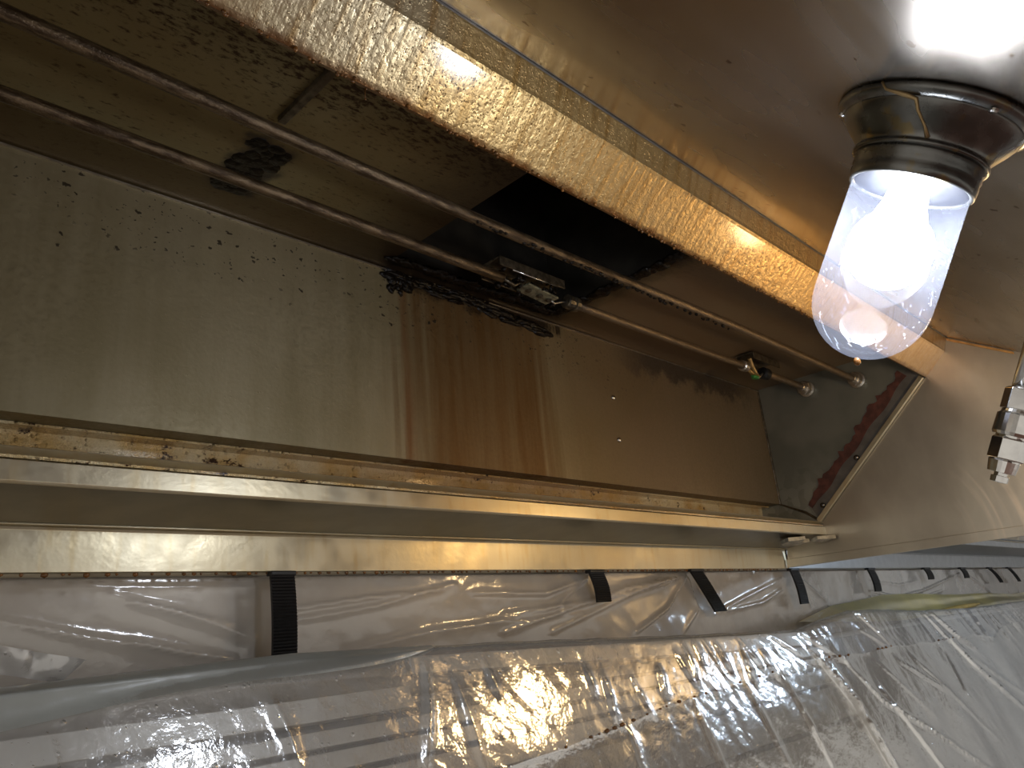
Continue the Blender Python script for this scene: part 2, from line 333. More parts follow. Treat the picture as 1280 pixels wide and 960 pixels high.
def obj(name, bm, mat, parent=None, bevel=0.0, smooth=False):
    bmesh.ops.recalc_face_normals(bm, faces=bm.faces)
    me = bpy.data.meshes.new(name); bm.to_mesh(me); bm.free()
    return link(name, me, mat, parent, bevel, smooth)
def thing(name, label, cat, loc, group=None):
    o = bpy.data.objects.new(name, None); COL.objects.link(o); o.empty_display_size = 0.05
    o.location = Vector(loc) + Vector((0, 0, H)); ORG[o.name] = o.location.copy()
    return tag(o, label, cat, group)
def tag(o, label=None, cat=None, group=None, kind=None):
    if label: o['label'] = label
    if cat: o['category'] = cat
    if group: o['group'] = group
    if kind: o['kind'] = kind
    return o
def new(): return bmesh.new()
def box(bm, c, s, rot=None):
    mt = Matrix.Translation(c)
    if rot is not None: mt = mt @ rot
    bmesh.ops.create_cube(bm, size=1, matrix=mt @ Matrix.Diagonal((*s, 1)))
    return bm
def prism(bm, prof, x0, x1):
    a = [bm.verts.new((x0, y, z)) for y, z in prof]; b = [bm.verts.new((x1, y, z)) for y, z in prof]
    n = len(prof)
    for i in range(n): bm.faces.new((a[i], a[(i + 1) % n], b[(i + 1) % n], b[i]))
    bm.faces.new(a); bm.faces.new(b[::-1])
    return bm
def sheet(bm, path, x0, x1, t):
    """folded sheet metal: a path in (y, z), thickness t to its left"""
    p = [Vector(q) for q in path]; off = []
    for i in range(len(p)):
        ns = []
        for a, b in ((i - 1, i), (i, i + 1)):
            if a >= 0 and b < len(p):
                d = (p[b] - p[a]).normalized(); ns.append(Vector((-d.y, d.x)))
        nn = sum(ns, Vector((0, 0))).normalized(); off.append(p[i] + nn * t / max(0.4, nn.dot(ns[0])))
    return prism(bm, [tuple(q) for q in p] + [tuple(q) for q in off[::-1]], x0, x1)
def poly_x(bm, prof, x0, x1): return prism(bm, prof, x0, x1)
def frame_of(d):
    d = Vector(d).normalized(); a = Vector((1, 0, 0)) if abs(d.x) < 0.9 else Vector((0, 1, 0))
    u = d.cross(a).normalized(); v = d.cross(u).normalized(); return d, u, v
def lathe(bm, base, d, prof, seg=40, ph=0.0, cap=True):
    d, u, v = frame_of(d); base = Vector(base); rings = []
    for h, r in prof:
        rings.append([bm.verts.new(base + d * h + (u * math.cos(ph + 2 * math.pi * k / seg) + v * math.sin(ph + 2 * math.pi * k / seg)) * max(r, 1e-5)) for k in range(seg)])
    for a, b in zip(rings, rings[1:]):
        for k in range(seg): bm.faces.new((a[k], a[(k + 1) % seg], b[(k + 1) % seg], b[k]))
    if cap: bm.faces.new(rings[0][::-1]); bm.faces.new(rings[-1])
    return bm
def tube(bm, pts, r, seg=12):
    pts = [Vector(p) for p in pts]; rings = []
    for i, p in enumerate(pts):
        d = (pts[min(i + 1, len(pts) - 1)] - pts[max(i - 1, 0)]).normalized(); _, u, v = frame_of(d)
        rr = r[i] if isinstance(r, (list, tuple)) else r
        rings.append([bm.verts.new(p + (u * math.cos(2 * math.pi * k / seg) + v * math.sin(2 * math.pi * k / seg)) * rr) for k in range(seg)])
    for a, b in zip(rings, rings[1:]):
        for k in range(seg): bm.faces.new((a[k], a[(k + 1) % seg], b[(k + 1) % seg], b[k]))
    bm.faces.new(rings[0][::-1]); bm.faces.new(rings[-1])
    return bm
def lump(bm, c, s, j=0.0, sub=1):
    r = bmesh.ops.create_icosphere(bm, subdivisions=sub, radius=1, matrix=Matrix.Translation(c) @ Matrix.Diagonal((*s, 1)))
    if j:
        for v in r['verts']: v.co += Vector([random.uniform(-j, j) for _ in range(3)])
    return bm
def grid_mesh(name, P):
    """P: array (nu, nv, 3) -> mesh"""
    nu, nv = P.shape[:2]; idx = np.arange(nu * nv).reshape(nu, nv)
    f = np.stack([idx[:-1, :-1], idx[1:, :-1], idx[1:, 1:], idx[:-1, 1:]], -1).reshape(-1, 4)
    me = bpy.data.meshes.new(name); me.from_pydata(P.reshape(-1, 3).tolist(), [], f.tolist()); me.update(); me.shade_smooth()
    return me
def wavy(u, v, amp, freq, n=14, seed=1, au=1.0, av=1.0):
    r = np.random.default_rng(seed); z = np.zeros_like(u)
    for i in range(n):
        f = freq * (0.5 + 2.5 * r.random()); a = r.random() * 2 * math.pi
        z += np.sin(u * f * math.cos(a) * au + v * f * math.sin(a) * av + r.random() * 6.28) / (0.6 + f / freq)
    return z * amp / math.sqrt(n)
def folds(u, v, lines, h, wd, asym=0.35, big=1.0):
    """tent folds along polylines in (u, v)"""
    z = np.zeros_like(u)
    for k, L in enumerate(lines):
        best = np.full(u.shape, 1e9); side = np.zeros_like(u); fade = np.zeros_like(u); nseg = len(L) - 1
        for i in range(nseg):
            (x0, y0), (x1, y1) = L[i], L[i + 1]; dx, dy = x1 - x0, y1 - y0; ln = dx * dx + dy * dy
            t = np.clip(((u - x0) * dx + (v - y0) * dy) / ln, 0, 1)
            ex = u - (x0 + t * dx); ey = v - (y0 + t * dy); d = np.hypot(ex, ey)
            b = d < best; best = np.where(b, d, best); side = np.where(b, np.sign(ex * dy - ey * dx), side); fade = np.where(b, (i + t) / nseg, fade)
        ww = wd * (0.6 + 0.8 * ((k * 37) % 10) / 10.0); hh = h * (0.6 + 0.8 * ((k * 53) % 10) / 10.0) * (big if k < 5 else 1.0)
        wl = np.where(side > 0, ww, ww * asym)
        z += hh * np.exp(-best / wl) * (0.35 + 0.65 * np.sin(np.clip(fade, 0.02, 0.98) * math.pi) ** 0.5)
    return z

# ------------------------------------------------------------------ the setting
wl = obj('wall_back', box(new(), (1.97, 1.04, -0.45), (7.34, 0.08, 2.8)), 'wall'); tag(wl, 'stainless kitchen wall behind the hung plastic sheeting', kind='structure')
fl = obj('floor', box(new(), (1.97, -0.6, -H - 0.02), (7.34, 3.6, 0.04)), 'floor'); tag(fl, 'red quarry tile kitchen floor', kind='structure')

wr = obj('wall_light_block', box(new(), (5.6, -0.7, -0.45), (0.08, 3.4, 2.8)), 'wall_paint'); tag(wr, 'unseen wall added beyond the neighbouring hood to cut light on the sheeting', kind='structure')  # unseen wall added to block and soften light reaching the plastic

# ------------------------------------------------------------------ the hood
XL, XE, XR = -1.25, 2.0, 4.88
SLOPE = 0.614
hood = thing('exhaust_hood', 'greasy stainless exhaust hood with open filter bay and lamp', 'hood', (0.5, 0.3, 0.11))
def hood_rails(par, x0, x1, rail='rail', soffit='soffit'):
    bm = sheet(new(), [(0.958, 0.2800), (0.983, 0.2795), (0.983, 0.205), (0.822, 0.205)], x0, x1, -0.003)
    obj('grease_trough', bm, 'trough', par)
    # front lip of the trough: rolled top, bright vertical face, underside running back to the lower face
    up = obj('upper_rail', sheet(new(), [(0.835, 0.205), (0.831, 0.214), (0.822, 0.2165), (0.8165, 0.2145), (0.8300, 0.2045), (0.8163, 0.2020), (0.8150, 0.182), (0.8165, 0.180), (0.820, 0.1795)], x0, x1, 0.002), rail, par, 0.0008)
    obj('rail_soffit', sheet(new(), [(0.8195, 0.1795), (0.927, 0.163)], x0, x1, 0.002), soffit, par)  # underside strip, its shade carried by the darker colour
    lo = obj('lower_rail', sheet(new(), [(0.927, 0.161), (0.9365, 0.1605), (0.9385, 0.1575), (0.9395, 0.113), (0.9415, 0.1115), (0.975, 0.1115)], x0, x1, 0.002), rail, par, 0.0006)
    return lo
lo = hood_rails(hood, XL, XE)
# drips along the bottom edge of the lower rail
bm = new(); x = XL + 0.9
while x < 1.95:
    r = random.uniform(0.0013, 0.0028); lump(bm, (x, 0.942, 0.1112 - r * 0.3), (r * random.uniform(1, 1.8), r, r * random.uniform(0.8, 1.5))); x += random.uniform(0.006, 0.022)
tag(obj('grease_drips', bm, 'brown_drop', lo, smooth=True), 'brown grease drips hanging from the rail edge', kind='stuff')

bp = obj('back_panel', prism(new(), [(0.925, 0.2805), (0.925, 0.605), (0.929, 0.609), (0.933, 0.609), (0.933, 0.2845), (0.984, 0.2845), (0.984, 0.2805)], XL, XE), 'panel', hood, 0.0008)
obj('panel_lip', box(new(), ((XL + XE) / 2, 0.9235, 0.6015), (XE - XL, 0.003, 0.0022)), 'fitting', bp)
for zz in (0.472, 0.378):
    bm = lathe(new(), (1.302, 0.925, zz), (0, -1, 0), [(0, 0.0062), (0.0015, 0.0062), (0.004, 0.004), (0.0048, 0.0)], 14)
    obj('screw', bm, 'screw', bp, smooth=True)
# black crust of grease where the duct meets the panel
bm = new()
for i in range(120):
    x = random.uniform(0.715, 1.11); k = 0.020 * (1 - abs((x - 0.88) / 0.25) ** 2 * 0.6)
    lump(bm, (x, 0.926, 0.603 - random.random() ** 1.6 * k - 0.022 * max(0.0, (x - 0.9) / 0.2)), (random.uniform(0.010, 0.030), random.uniform(0.003, 0.007), random.uniform(0.003, 0.008)), 0.0022, 2)
for i in range(22):
    x = random.uniform(0.715, 0.775); lump(bm, (x, 0.925, 0.60 - random.uniform(0, 0.045) * (0.78 - x) / 0.06), (random.uniform(0.004, 0.010), 0.005, random.uniform(0.006, 0.014)), 0.0025, 2)
tag(obj('grease_crust', bm, 'black_grease', bp, smooth=True), 'thick black grease crust under the duct opening', kind='stuff')

# plenum roof with the duct opening cut out
DX0, DX1, DY0, DY1 = 0.70, 1.085, 0.53, 0.885
roof = thing('plenum_roof', None, None, (0.9, 0.68, 0.605)); roof.parent = hood; roof.location = ORG['plenum_roof'] - ORG['exhaust_hood']
def roofplate(x0, x1, y0, y1): obj('roof_sheet', box(new(), ((x0 + x1) / 2, (y0 + y1) / 2, 0.6065), (x1 - x0, y1 - y0, 0.004)), 'roof', roof)
roofplate(XL, 0.386, 0.44, 0.925); roofplate(0.386, DX0, 0.44, 0.925); roofplate(DX1, XE, 0.44, 0.925)
roofplate(DX0, DX1, 0.44, DY0); roofplate(DX0, DX1, DY1, 0.925)
# lapped seam and hanger bracket of the upper conduit
obj('seam_lip', box(new(), (0.386, 0.61, 0.6010), (0.010, 0.16, 0.008)), 'bracket', roof, 0.001)
bm = new()
for i in range(60): lump(bm, (random.uniform(0.382, 0.428), random.uniform(0.745, 0.865), 0.6048), (random.uniform(0.008, 0.014), random.uniform(0.008, 0.014), random.uniform(0.001, 0.0025)), 0.0006, 2)
tag(obj('grease_patch', bm, 'black_grease', roof, smooth=True), 'black lumpy grease patch by the roof seam', kind='stuff')
duct = thing('exhaust_duct', None, None, (0.89, 0.70, 0.605)); duct.parent = hood; duct.location = ORG['exhaust_duct'] - ORG['exhaust_hood']
for (x0, x1, y0, y1) in ((DX0 - 0.004, DX0, DY0, DY1), (DX1, DX1 + 0.004, DY0, DY1), (DX0, DX1, DY0 - 0.004, DY0), (DX0, DX1, DY1, DY1 + 0.004)):
    obj('duct_wall', box(new(), ((x0 + x1) / 2, (y0 + y1) / 2, 1.0), (x1 - x0 + 0.001, y1 - y0 + 0.001, 0.79)), 'duct', duct)
obj('duct_top', box(new(), ((DX0 + DX1) / 2, (DY0 + DY1) / 2, 1.4), (DX1 - DX0 + 0.01, DY1 - DY0 + 0.01, 0.01)), 'duct', duct)
bm = new()
for i in range(60):
    y = DY0 + (DY1 - DY0) * i / 59.0; lump(bm, (DX1 + 0.008 + random.uniform(-0.004, 0.004), y, 0.603), (random.uniform(0.008, 0.018), random.uniform(0.008, 0.018), random.uniform(0.003, 0.007)), 0.0015, 2)
for i in range(70):
    x = DX0 + (DX1 - DX0) * i / 69.0; lump(bm, (x, DY1 + 0.004 + random.uniform(-0.004, 0.004), 0.603), (random.uniform(0.008, 0.020), random.uniform(0.006, 0.014), random.uniform(0.002, 0.006)), 0.0015, 2)
tag(obj('duct_rim', bm, 'black_grease', duct, smooth=True), 'grease-caked welded rim of the duct opening')

# header above the filter bay: inclined face, small upright, hem
hd = obj('header', sheet(new(), [(0.508, 0.527), (0.499, 0.514), (0.494, 0.512), (0.489, 0.5155), (0.4425, 0.5570), (0.4395, 0.5605), (0.4385, 0.565), (0.4285, 0.592), (0.432, 0.603), (0.450, 0.604)], XL, XE - 0.002, -0.003), 'header', hood)
bm = new()
for i in range(150):
    x = random.uniform(0.15, 1.35); r = random.uniform(0.0010, 0.0024); lump(bm, (x, 0.494 + random.uniform(-0.003, 0.003), 0.5115 - r * 0.2 + random.uniform(0, 0.0015)), (r, r, r * random.uniform(1, 1.6)))
tube(bm, [(0.3665, 0.498, 0.513), (0.3665, 0.498, 0.502)], [0.0006, 0.0004], 6); lump(bm, (0.3665, 0.498, 0.501), (0.001, 0.001, 0.0016))
tag(obj('grease_drips', bm, 'brown_drop', hd, smooth=True), 'beads of brown grease along the header lip', kind='stuff')

# sloping canopy in front of the header
YF = -0.35; zc = lambda y: 0.592 + SLOPE * (y - 0.4285)
obj('canopy_panel', sheet(new(), [(YF + 0.03, zc(YF) - 0.02), (YF, zc(YF) - 0.02), (YF, zc(YF)), (0.4275, zc(0.4275))], XL, XE, 0.003), 'canopy', hood, 0.001)
obj('seam_bead', tube(new(), [(XL, 0.4265, zc(0.4265) - 0.0012), (XE, 0.4265, zc(0.4265) - 0.0012)], 0.0012, 8), 'flange', hood)

# end of the bay: galvanised plenum end, dark flange, trim, and the big divider panel in front
A, B = (0.494, 0.512), (0.818, 0.2165)
ep = obj('end_panel', prism(new(), [(0.925, 0.2805), (0.925, 0.606), (0.44, 0.606), (0.44, 0.56), A, (0.815, 0.215), (0.835, 0.206), (0.985, 0.206), (0.985, 0.2805)], XE, XE + 0.004), 'galv', hood)
dv = Vector((B[0] - A[0], B[1] - A[1])).normalized(); nv = Vector((-dv.y, dv.x)) * (1 if -dv.y > 0 else -1)      # nv points back into the plenum
def along(t, off): return (A[0] + dv.x * t + nv.x * off, A[1] + dv.y * t + nv.y * off)
LB = math.hypot(B[0] - A[0], B[1] - A[1])
obj('filter_flange', prism(new(), [along(0.0, 0.012), along(LB, 0.012), along(LB - 0.008, 0.042), along(0.0, 0.050)], XE - 0.003, XE - 0.0005), 'flange', ep)
for t in (0.255, 0.405):
    y, z = along(t, 0.024); obj('bolt', lathe(new(), (XE - 0.003, y, z), (-1, 0, 0), [(0, 0.007), (0.003, 0.007), (0.006, 0.0055), (0.0075, 0.0)], 16), 'darkscrew', ep, smooth=True)
bm = new(); pts_l, pts_r = [], []
n = 46
for i in range(n + 1):
    t = 0.02 + (LB - 0.03) * i / n; u = i / n
    wl_, wr_ = 0.010 + 0.030 * math.sin(u * 2.9) * (0.7 + 0.3 * math.sin(u * 9)), 0.0
    jag = random.choice((0, 0, 0.003, 0.006, 0.012)) * (1 if u < 0.85 else 0.3)
    pts_l.append(along(t, 0.046 + 0.016 * (1 - u) * 0.2 + wl_ * 0.55 + jag)); pts_r.append(along(t, 0.040 + 0.003 * math.sin(u * 21)))
va = [[bm.verts.new((xx, y, z)) for y, z in pp] for pp in (pts_l, pts_r) for xx in (XE - 0.0042, XE - 0.0001)]
for i in range(n):
    for a, b in ((0, 2), (2, 3), (3, 1), (1, 0)): bm.faces.new((va[a][i], va[a][i + 1], va[b][i + 1], va[b][i]))
tag(obj('sealant_smear', bm, 'sealant', ep), 'smeared dark red sealant along the end flange')
obj('corner_bead', tube(new(), [(XE - 0.001, 0.9245, 0.604), (XE - 0.001, 0.9245, 0.28), (XE - 0.001, 0.86, 0.247), (XE - 0.001, 0.83, 0.222)], 0.0035, 8), 'bracket', ep)
sp = obj('divider_panel', prism(new(), [(-0.316, 0.135), (0.4285, 0.592), (0.4395, 0.5605), along(0.0, 0.0), along(LB + 0.002, 0.0), (0.8155, 0.18), (0.927, 0.163), (0.934, 0.135)], XE - 0.005, XE - 0.001), 'side', hood)
bm = box(new(), (XE - 0.004, (YF + 0.936) / 2, 0.1245), (0.006, 0.936 - YF, 0.022))      # folded bottom flange
obj('bottom_flange', bm, 'side', sp, 0.0008)
obj('filter_trim', prism(new(), [along(0.005, 0.014), along(LB + 0.004, 0.014), along(LB + 0.010, 0.001), along(0.004, 0.001)], XE - 0.014, XE - 0.004), 'rail', sp, 0.0015)
obj('corner_highlight', prism(new(), [(0.428, zc(0.428) - 0.008), (0.305, zc(0.305) - 0.008), (0.305, zc(0.305) - 0.002), (0.428, zc(0.428) - 0.002)], XE - 0.011, XE - 0.005), 'strip', sp, 0.001)  # strip standing in for the warm highlight along the canopy corner
# torn gasket scraps wedged at the rail end
def scrap(pts, x0, x1):
    bm = new(); k = len(pts)
    a = [bm.verts.new((px, py, pz - 0.003)) for px, py, pz in pts]; b = [bm.verts.new((px, py, pz - 0.010 - 0.003 * random.random())) for px, py, pz in pts]
    bm.faces.new(a); bm.faces.new(b[::-1])
    for i in range(k): bm.faces.new((a[i], a[(i + 1) % k], b[(i + 1) % k], b[i]))
    return bm
sc1 = obj('gasket_scrap', scrap([(1.80, 0.830, 0.1745), (1.88, 0.823, 0.1790), (1.895, 0.840, 0.1765), (1.93, 0.836, 0.1760), (1.925, 0.862, 0.1725), (1.86, 0.872, 0.1690), (1.82, 0.860, 0.1710)], 0, 0), 'tape')
tag(sc1, 'larger torn beige gasket scrap under the upper rail beside the divider', 'gasket', 'torn gasket scraps')
sc2 = obj('gasket_scrap', scrap([(1.925, 0.812, 0.1790), (1.985, 0.790, 0.1805), (1.988, 0.806, 0.1785), (1.975, 0.820, 0.1765), (1.935, 0.834, 0.1745)], 0, 0), 'tape')
tag(sc2, 'smaller torn beige gasket scrap tucked against the divider panel', 'gasket', 'torn gasket scraps')

# neighbouring hood beyond the divider
hood2 = thing('exhaust_hood', 'neighbouring stainless hood, only its cool-lit rear rails visible beyond the divider', 'hood', (3.5, 0.3, 0.11))
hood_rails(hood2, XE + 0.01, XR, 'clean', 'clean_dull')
obj('back_panel', box(new(), (3.455, 0.93, 0.445), (XR - XE - 0.012, 0.006, 0.33)), 'steel', hood2)
obj('canopy_panel', sheet(new(), [(YF, zc(YF)), (0.4275, zc(0.4275)), (0.45, 0.609), (0.925, 0.609)], XE + 0.01, XR, 0.003), 'canopy', hood2)

# ------------------------------------------------------------------ conduits in the plenum
c1 = thing('conduit', 'upper greasy steel conduit crossing the duct opening nearer the header', 'conduit', (0.4, 0.652, 0.545), 'plenum conduits')
bm = new(); xs = np.linspace(XL, 1.985, 60)
tube(bm, [(x, 0.652 + 0.002 * math.sin(x * 3), 0.552 + 0.002 * math.sin(x * 5 + 1)) for x in xs], 0.0082, 14)
p1 = obj('pipe', bm, 'conduit', c1, smooth=True)
bm = new()
for i in range(90):
    x = random.uniform(0.65, 1.35); r = random.uniform(0.0015, 0.0035); lump(bm, (x, 0.652 + random.uniform(-0.004, 0.004), 0.5435 - r * 0.2), (r * 1.6, r, r))
tag(obj('grease_drips', bm, 'black_grease', p1, smooth=True), 'wet dark grease beads under the conduit', kind='stuff')
def end_fitting(par, y, z):
    f = obj('end_fitting', lathe(new(), (1.955, y, z), (1, 0, 0), [(0, 0.009), (0.002, 0.011), (0.016, 0.011), (0.018, 0.014), (0.020, 0.0165), (0.032, 0.0165), (0.034, 0.014), (0.036, 0.021), (0.043, 0.021), (0.0445, 0.019)], 18), 'fitting', par, smooth=False)
    obj('lock_nut', lathe(new(), (1.972, y, z), (1, 0, 0), [(0, 0.017), (0.001, 0.0185), (0.010, 0.0185), (0.011, 0.017)], 6), 'fitting', f)
end_fitting(c1, 0.652, 0.552)
c2 = thing('conduit', 'lower greasy steel conduit along the plenum back, broken by two link brackets', 'conduit', (0.4, 0.784, 0.558), 'plenum conduits')
def cpipe(x0, x1, r): obj('pipe', tube(new(), [(x, 0.784, 0.567 + 0.0015 * math.sin(x * 4)) for x in np.linspace(x0, x1, max(3, int((x1 - x0) / 0.05)))], r, 14), 'conduit', c2, smooth=True)
cpipe(XL, 0.84, 0.0085); cpipe(1.02, 1.655, 0.0080); cpipe(1.76, 1.985, 0.0085)
obj('collar', lathe(new(), (1.000, 0.784, 0.566), (1, 0, 0), [(0, 0.010), (0.002, 0.013), (0.012, 0.013), (0.013, 0.0105), (0.020, 0.0105), (0.021, 0.0135), (0.030, 0.0135), (0.033, 0.009)], 14), 'bracket', c2)
obj('collar', lathe(new(), (1.640, 0.784, 0.566), (1, 0, 0), [(0, 0.010), (0.002, 0.013), (0.010, 0.013), (0.011, 0.0105), (0.018, 0.013), (0.020, 0.010)], 14), 'fitting', c2)
obj('collar', lathe(new(), (1.742, 0.784, 0.566), (1, 0, 0), [(0, 0.008), (0.002, 0.015), (0.022, 0.015), (0.025, 0.010)], 14), 'rubber', c2)
end_fitting(c2, 0.784, 0.566)

# fusible link brackets
fk = thing('fusible_link', 'grease-caked fusible link bracket below the duct opening', 'bracket', (0.92, 0.79, 0.53), 'fusible link brackets')
obj('channel', sheet(new(), [(0.764, 0.574), (0.764, 0.588), (0.806, 0.588), (0.806, 0.566)], 0.815, 0.975, 0.0025), 'bracket', fk, 0.0006)
obj('wire_edge', tube(new(), [(0.845, 0.7630, 0.5735), (0.955, 0.7630, 0.5735)], 0.0018, 8), 'screw', fk, smooth=True)
lp = obj('link_plate', box(new(), (0.925, 0.784, 0.560), (0.075, 0.030, 0.004), Matrix.Rotation(0.10, 4, 'Y')), 'link', fk, 0.001)
for x in (0.902, 0.93, 0.952): obj('rivet', lathe(new(), (x, 0.784, 0.5585 - (x - 0.925) * 0.1), (0, 0, -1), [(0, 0.006), (0.002, 0.006), (0.004, 0.003)], 12), 'bracket', lp)
obj('hook', tube(new(), [(0.958, 0.784, 0.556), (0.968, 0.784, 0.553), (0.985, 0.784, 0.560), (1.004, 0.784, 0.565)], 0.002, 8), 'fitting', fk, smooth=True)
obj('hook', tube(new(), [(0.892, 0.784, 0.563), (0.880, 0.784, 0.568), (0.868, 0.784, 0.560), (0.842, 0.784, 0.566)], 0.003, 8), 'bracket', fk, smooth=True)
bm = new()
for i in range(60): lump(bm, (random.uniform(0.82, 0.985), random.choice((0.768, 0.806, 0.80, 0.79)) + random.uniform(-0.004, 0.004), random.uniform(0.558, 0.578)), tuple(random.uniform(0.002, 0.007) for _ in range(3)), 0.001)
tag(obj('grease_lumps', bm, 'black_grease', fk, smooth=True), 'glistening black grease on the bracket', kind='stuff')
fk2 = thing('fusible_link', 'small brass fusible link with green solder near the plenum end', 'bracket', (1.70, 0.79, 0.54), 'fusible link brackets')
obj('channel', sheet(new(), [(0.764, 0.582), (0.764, 0.598), (0.806, 0.598), (0.806, 0.574)], 1.665, 1.80, 0.0025), 'bracket', fk2, 0.0006)
obj('link_arm', tube(new(), [(1.668, 0.775, 0.588), (1.682, 0.780, 0.574), (1.705, 0.784, 0.560), (1.722, 0.784, 0.552)], [0.005, 0.006, 0.005, 0.004], 8), 'brass', fk2)
obj('link_arm', tube(new(), [(1.668, 0.790, 0.572), (1.690, 0.790, 0.562), (1.722, 0.788, 0.550)], [0.004, 0.005, 0.003], 8), 'brass', fk2)
obj('solder_tab', lump(new(), (1.705, 0.786, 0.549), (0.015, 0.009, 0.006), 0.002), 'green', fk2)
obj('hook', tube(new(), [(1.718, 0.785, 0.551), (1.730, 0.785, 0.556), (1.745, 0.784, 0.566)], 0.003, 8), 'fitting', fk2, smooth=True)

# ------------------------------------------------------------------ lamps
DN = Vector((0, 0.614, -1)).normalized()
def lamp(x, bulb, label):
    y0 = 0.1085; base = Vector((x, y0, zc(y0)))
    t = thing('hood_lamp', label, 'lamp', tuple(base), 'hood lamps')
    fl = obj('base_flange', lathe(new(), base, DN, [(0, 0.0775), (0.003, 0.0790), (0.007, 0.0780), (0.009, 0.0745), (0.0105, 0.0715)], 56), 'housing', t, smooth=True)
    obj('socket_body', lathe(new(), base, DN, [(0.008, 0.0725), (0.012, 0.0715), (0.020, 0.0660), (0.030, 0.0570), (0.0355, 0.0535), (0.0375, 0.0535), (0.0385, 0.0555), (0.0410, 0.0555), (0.0420, 0.0530)], 56), 'housing', t, smooth=True)
    co = obj('globe_collar', lathe(new(), base, DN, [(0.041, 0.0515), (0.044, 0.0530), (0.046, 0.0515), (0.050, 0.0525), (0.052, 0.0512), (0.056, 0.0520), (0.0640, 0.0515), (0.0655, 0.0500), (0.0640, 0.0470), (0.045, 0.0470)], 56), 'housing', t, smooth=True)
    obj('gasket', lathe(new(), base, DN, [(0.046, 0.0472), (0.0630, 0.0472), (0.0635, 0.045), (0.0635, 0.018), (0.060, 0.0165), (0.049, 0.0165)], 40), 'rubber', t, smooth=True)  # black ring added to keep the bulb-lit collar inside dark
    prof = [(0.058, 0.0475), (0.066, 0.0478), (0.070, 0.0484), (0.10, 0.0488), (0.14, 0.0495), (0.165, 0.0496)]
    for k in range(1, 13):
        a = k / 12 * math.pi / 2; prof.append((0.165 + 0.0525 * math.sin(a), max(0.0496 * math.cos(a), 0.0002)))
    obj('globe', lathe(new(), base, DN, prof, 64, cap=False), 'glass', t, smooth=True)
    bp_ = [(0.058, 0.0155), (0.066, 0.0165), (0.078, 0.0185), (0.088, 0.022)]
    cb, rb = 0.1180, 0.0355
    for k in range(0, 15):
        a = math.radians(140) * (1 - k / 14.0); bp_.append((cb + rb * math.cos(a), max(rb * math.sin(a), 0.0003)))
    obj('bulb', lathe(new(), base, DN, bp_, 32), bulb, t, smooth=True)
    obj('bulb_cap', lathe(new(), base, DN, [(0.020, 0.013), (0.058, 0.0135), (0.0585, 0.010)], 20), 'fitting', t, smooth=True)
    tip = base + DN * 0.2185
    obj('grease_drop', lump(new(), tuple(tip + Vector((0.010, 0.0, -0.001))), (0.0032, 0.0032, 0.0040), 0, 2), 'brown_drop', t, smooth=True)
    d, u, v = frame_of(DN)
    for k in range(3):
        a = 0.6 + k * 2.094; o = base + (u * math.cos(a) + v * math.sin(a)) * 0.0735
        obj('screw', lathe(new(), o + DN * 0.0095, DN, [(0, 0.0036), (0.002, 0.0036), (0.003, 0.002)], 12), 'screw', fl)
    return t, base, u, v
L1, b1, u1, v1 = lamp(0.6834, 'bulb_cool', 'vapour-tight lamp with lit cool white bulb in a dirty glass globe')
# dried grease run down the housing of the lamp in view, on the side facing the front
d_ = (Vector((0, 0, 0)) - b1); d_ -= DN * d_.dot(DN); d_.normalize(); side = DN.cross(d_).normalized()
def on_housing(h, r, ang): return b1 + DN * h + (d_ * math.cos(ang) + side * math.sin(ang)) * r
prof_h = [(0.0015, 0.0785, 0.62), (0.008, 0.0785, 0.55), (0.011, 0.0735, 0.35), (0.013, 0.0715, 0.24), (0.020, 0.0665, 0.20), (0.029, 0.0585, 0.08), (0.036, 0.0540, 0.0)]
sg = -1 if (on_housing(0, 0.07, 0.6) - b1).dot(right) > 0 else 1
obj('grease_run', tube(new(), [on_housing(h, r, sg * a) for h, r, a in prof_h], [0.0012, 0.0010, 0.0022, 0.0018, 0.0013, 0.0011, 0.0022], 8), 'brass', L1, smooth=True)
L2 = lamp(1.585, 'bulb_warm', 'second hood lamp with warm bulb near the divider panel')[0]
M['bulb_far'] = glow('far_cool_bulb', (0.66, 0.82, 1.0), 130.0)
L3 = lamp(3.0, 'bulb_far', 'lamp with cool bulb inside the neighbouring hood')[0]

# ------------------------------------------------------------------ suppression nozzle
tip = Vector((0.82724, 0.16933, 0.09745)); an = math.radians(28); UP = Vector((0, -math.sin(an), math.cos(an)))
nz = thing('suppression_nozzle', 'shiny hex-bodied fire suppression nozzle hanging beside the lamp', 'nozzle', tuple(tip))
obj('nozzle_tip', lathe(new(), tip, UP, [(0, 0.003), (0.0005, 0.0072), (0.006, 0.0075), (0.0065, 0.0055), (0.009, 0.0055), (0.0095, 0.0115), (0.020, 0.0130), (0.022, 0.0125)], 22), 'chrome', nz)
obj('hex_body', lathe(new(), tip, UP, [(0.021, 0.013), (0.022, 0.0150), (0.041, 0.0150), (0.043, 0.013)], 6, 0.35), 'chrome', nz, 0.0006)
obj('gland', lathe(new(), tip, UP, [(0.042, 0.0125), (0.044, 0.0128), (0.0445, 0.0155), (0.047, 0.0165), (0.064, 0.0160), (0.066, 0.0135), (0.069, 0.0130)], 26), 'chrome', nz, smooth=False)
obj('hex_nut', lathe(new(), tip, UP, [(0.068, 0.012), (0.069, 0.0155), (0.088, 0.0155), (0.090, 0.013)], 6, 0.1), 'chrome', nz, 0.0006)
hz = 0.09
while (tip + UP * hz).z < zc((tip + UP * hz).y) - 0.002: hz += 0.001
obj('drop_pipe', lathe(new(), tip, UP, [(0.088, 0.0105), (hz, 0.0105)], 20), 'chrome', nz, smooth=True)
